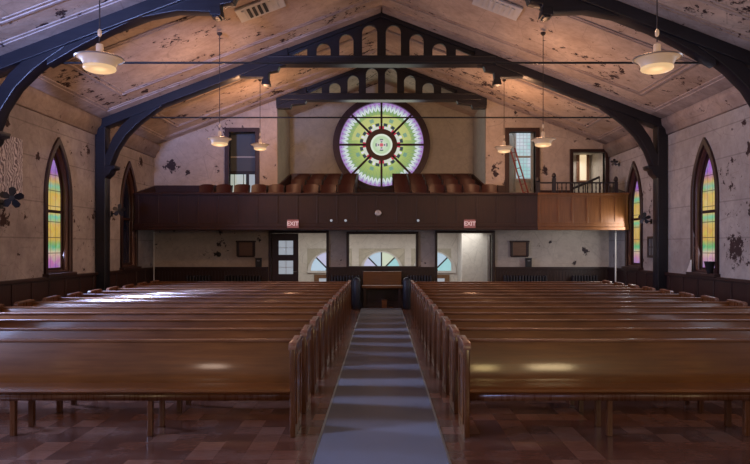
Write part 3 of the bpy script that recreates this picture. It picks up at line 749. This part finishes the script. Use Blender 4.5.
# bench and bins in the middle of the back
r = thing('wooden_bench', 'brown wooden bench against the back wall at the end of the aisle', 'bench', (.02, 17.55, 0))
box('backrest', -.55, .55, .2, .25, .5, 1.02, M['pew'], r, bevel=.01)
box('seat', -.58, .58, -.18, .22, .56, .64, M['pew'], r, bevel=.015)
for x in (-.52, .46):
    for y in (-.14, .14): box('leg', x, x+.06, y, y+.06, 0, .56, M['dark_wood'], r)
for x, lab in ((-.69, 'dark blue-grey round bin left of the central bench'), (.70, 'dark blue-grey round bin right of the central bench')):
    r = thing('waste_bin', lab, 'bin', (x, 17.2, 0), 0, 'dark bins at the end of the aisle')
    lathe('bin_body', [(.085, 0), (.10, .03), (.11, .72), (.105, .74)], plain('bin_paint', (.03, .035, .055), .4), r, n=24)
    lathe('bin_lid', [(.115, .74), (.115, .77), (.09, .83), (.04, .87), (.005, .875)], bpy.data.materials['bin_paint'], r, n=24)
r = thing('wooden_box', 'small brown box on the floor under the central bench', 'box', (.08, 17.35, 0))
box('body', -.07, .07, -.06, .06, 0, .22, M['pew'], r, bevel=.006); box('lid', -.08, .08, -.07, .07, .22, .25, M['pew_dark'], r)

# ---------------------------------------------------------------- wall fans and small things on the side walls
def fan(loc, s, lab, scale=1.0, yaw=0.0):
    """s: side of the wall the fan hangs from"""
    r = thing('wall_fan', lab, 'fan', loc, 0, 'black wall fans'); r.scale = (scale,)*3
    tube('bracket', [(0, 0, 0), (-s*.16, -.02, .03), (-s*.22, -.06, .08)], .02, M['black'], r)
    boxes('wall_plate', [(-.02, .02, -.05, .05, -.08, .08)], M['black'], r, bevel=.006)
    hubp = Vector((-s*.26, -.12, .10)); d = Vector((-s*.5, -.85, -.1)).normalized(); qd = d.to_track_quat('Z', 'Y')
    bm = bmesh.new(); add_tube(bm, hubp-d*.08, hubp+d*.06, .055, .04, 14); mesh_obj('motor', bm, M['black'], r, smooth=True)
    for k in range(5):
        bm = bmesh.new(); pts = [(.03, -.02), (.09, -.065), (.17, -.055), (.19, 0), (.16, .05), (.08, .045), (.03, .02)]
        a = 2*PI*k/5+.3
        A = []; B = []
        for px, py in pts:
            x, y = px*math.cos(a)-py*math.sin(a), px*math.sin(a)+py*math.cos(a)
            A.append(bm.verts.new(hubp+qd@Vector((x, y, .04+py*.35)))); B.append(bm.verts.new(hubp+qd@Vector((x, y, .05+py*.35))))
        bm.faces.new(A); bm.faces.new(B[::-1])
        for j in range(len(A)): bm.faces.new((A[j], A[(j+1) % len(A)], B[(j+1) % len(B)], B[j]))
        mesh_obj('blade', bm, M['black'], r)
    return r
fan((-6.58, 10.72, 2.47), -1, 'black wall fan low on the left wall at the picture edge')
fan((-6.35, 14.6, 2.5), -1, 'black wall fan on the left truss post', .8)
fan((6.35, 14.6, 2.32), 1, 'black wall fan on the right truss post', .75)
fan((6.58, 17.2, 4.0), 1, 'black wall fan on the right wall above the balcony', .55)
r = thing('picture_frame', 'small dark picture frame on the right wall beside the truss post', 'picture frame', (6.56, 15.05, 1.72))
extr('frame', rect(-.2, .2, -.26, .26), -.03, .0, 'yz', M['dark_wood'], r, holes=[rect(-.14, .14, -.2, .2)])
box('picture', -.012, -.005, -.15, .15, -.21, .21, M['grey_glass'], r)
boxes('divider', [(-.02, -.005, -.15, .15, -.012, .012), (-.02, -.005, -.012, .012, -.2, .2)], M['dark_wood'], r)
r = thing('plant_pot', 'small black tapered pot on the right window sill', 'pot', (6.5, 12.28, 1.2))
lathe('pot', [(.05, 0), (.055, .01), (.10, .22), (.11, .24), (.09, .24), (.05, .03)], M['black'], r, n=20)
r = thing('white_card', 'small pale card leaning at the far end of the right window sill', 'card', (6.5, 13.1, 1.2))
extr('card', [(-.1, 0), (.1, 0), (-.08, .26)], -.006, .006, 'yz', M['white_paint'], r)
o = tube('wall_pipe', [(0, 0, 0), (0, 0, 2.14)], .022, M['white_paint']); o.location = (6.42, 17.0, 0); tag(o, 'thin pale pipe rising in the corner under the right balcony', 'pipe')
o = tube('wall_pipe', [(0, 0, 0), (0, 0, 2.14)], .018, M['white_paint']); o.location = (-6.46, 17.6, 0); tag(o, 'thin pale pipe rising in the corner under the left balcony', 'pipe')

# ---------------------------------------------------------------- pendant lamps
def make_lamp(chain):
    r = thing('pendant_lamp', '', 'lamp', (0, 0, 0), 0, 'hanging bowl lamps')
    lathe('socket', [(.012, .27), (.03, .265), (.036, .25), (.036, .15), (.055, .135)], M['lamp_shade'], r, n=20)
    lathe('lamp_shade', [(.05, .145), (.12, .14), (.205, .135), (.225, .125), (.205, .115), (.18, .095), (.162, .065), (.152, .035), (.152, .02), (.146, .02), (.150, .06), (.17, .1), (.19, .125), (.1, .13)], M['lamp_shade'], r, n=44)
    lathe('rim_ring', [(.232, .128), (.24, .12), (.232, .112), (.222, .12)], M['silver'], r, n=44, close=True)
    lathe('glass_bowl', [(.01, -.022), (.07, -.019), (.12, -.010), (.15, .004), (.158, .018), (.156, .032), (.148, .04)], M['lamp_glass'], r, n=36)
    tube('chain', [(0, 0, .29), (0, 0, chain-.03)], .007, M['chain'], r, n=6)
    lathe('chain_link', [(.008, .34), (.02, .36), (.02, .40), (.008, .42)], M['lamp_shade'], r, n=12)
    lathe('ceiling_rose', [(.05, chain-.0), (.05, chain-.03), (.02, chain-.06)], M['chain'], r, n=16)
    return r
LP = [(-2.864, 6.3, 3.53, 'large hanging bowl lamp at upper left, nearest the camera'), (2.80, 6.3, 3.53, 'large hanging bowl lamp at upper right, nearest the camera'),
      (-3.16, 12.1, 3.715, 'hanging bowl lamp in front of the left upper doorway, left of a pair'), (3.154, 12.1, 3.70, 'hanging bowl lamp in front of the right upper doorway, right of a pair'),
      (-3.055, 15.6, 4.17, 'smaller looking hanging lamp near the balcony on the left, beside the recess'), (3.085, 15.6, 4.11, 'smaller looking hanging lamp near the balcony on the right, beside the recess')]
for x, y, z, lab in LP:
    r = make_lamp(zc(x)-z-.05); r.location = (x, y, z); r['label'] = lab
    for dz, p in ((-.16, 7), (.65, 66)):
        l = bpy.data.lights.new('lamp_light', 'POINT'); l.energy = p*(1.0 if y > 8 else .6); l.color = (1.0, .52, .28); l.shadow_soft_size = .12
        lo = bpy.data.objects.new('lamp_light', l); C.objects.link(lo); lo.location = (x, y+(.35 if dz > 0 else 0), z+dz)

# ---------------------------------------------------------------- carpet runner
r = thing('carpet_runner', 'long blue-grey carpet runner down the centre aisle', 'carpet')
box('carpet', -.548, .538, -3.5, 17.3, .001, .012, M['carpet'], r)
box('edge_strip', -.568, -.548, -3.5, 17.3, .001, .014, M['steel'], r); box('edge_strip', .538, .558, -3.5, 17.3, .001, .014, M['steel'], r)

# ---------------------------------------------------------------- pews
def make_pew():
    r = thing('church_pew', '', 'pew', (0, 0, 0), 0, 'varnished wooden pews')
    L0, L1 = 0.05, 4.93      # along +x from the aisle end
    extr('seat', [(.0, .405), (-.008, .42), (.0, .437), (.02, .443), (.18, .428), (.36, .425), (.42, .44), (.42, .41), (.02, .395)], L0, L1, 'yz', M['pew'], r, smooth=True)
    extr('backrest', [(.34, .43), (.352, .52), (.385, .66), (.425, .80), (.43, .815), (.452, .815), (.449, .79), (.412, .66), (.38, .52), (.375, .41), (.345, .41)], L0, L1, 'yz', M['pew'], r, smooth=True)
    extr('back_rail', [(.415, .805), (.412, .826), (.422, .834), (.455, .834), (.465, .826), (.462, .805)], L0, L1, 'yz', M['pew_rail'], r, bevel=.004)
    extr('apron', rect(.03, .055, .33, .40), L0, L1, 'yz', M['pew_dark'], r)
    ep = [(.0, 0), (.0, .79), (.012, .825), (.04, .842), (.40, .856), (.45, .85), (.468, .82), (.455, .6), (.44, .4), (.44, 0)]
    for a, q in ((0.0, 0), (L1, 1)):
        e = extr('end_panel', ep, a, a+.05, 'yz', M['pew_dark'], r, bevel=.006)
        xo = a-.008 if q == 0 else a+.05
        extr('inset_panel', [(.07, .1), (.07, .74), (.39, .76), (.38, .1)], xo, xo+.008, 'yz', M['pew'], e, bevel=.003, holes=[[(.11, .14), (.11, .70), (.35, .72), (.34, .14)]])
        extr('end_cap', [(-.012, .80), (-.004, .84), (.03, .862), (.40, .876), (.462, .868), (.482, .83), (.468, .83), (.45, .852), (.40, .858), (.035, .844), (.008, .825), (.0, .80)], a-.01, a+.06, 'yz', M['pew_cap'], e, bevel=.003)
    for x in (1.34, 2.60, 3.86):
        for y0, y1, yt in ((.04, .09, .0), (.34, .39, .0)):
            box('leg', x-.024, x+.024, y0, y1, 0, .41, M['pew_dark'], r, bevel=.005)
        box('leg_brace', x-.018, x+.018, .05, .36, .33, .40, M['pew_dark'], r)
    return r
NR = 13; SP = .818
p0 = make_pew(); first = True
RN = ORD[:NR]
for i in range(NR):
    for s in (1, -1):
        y = 5.64+SP*i
        side = 'right' if s > 0 else 'left'
        if i == 0: lab = 'long brown varnished pew nearest the camera, %s of the aisle' % side
        elif i == NR-1: lab = 'rearmost brown varnished pew by the back wall, %s of the aisle' % side
        else: lab = 'brown varnished pew %s of the aisle, %s row from the camera' % (side, ORD[i])
        if s > 0:
            if first: p0.location = (.755, y, 0); p0['label'] = lab; first = False
            else: dup(p0, (.755, y, 0), lab)
        else:
            # the same pew turned about so that its aisle end faces the carpet
            q = dup(p0, (-.785, y, 0), lab); q.scale = (-1, 1, 1)
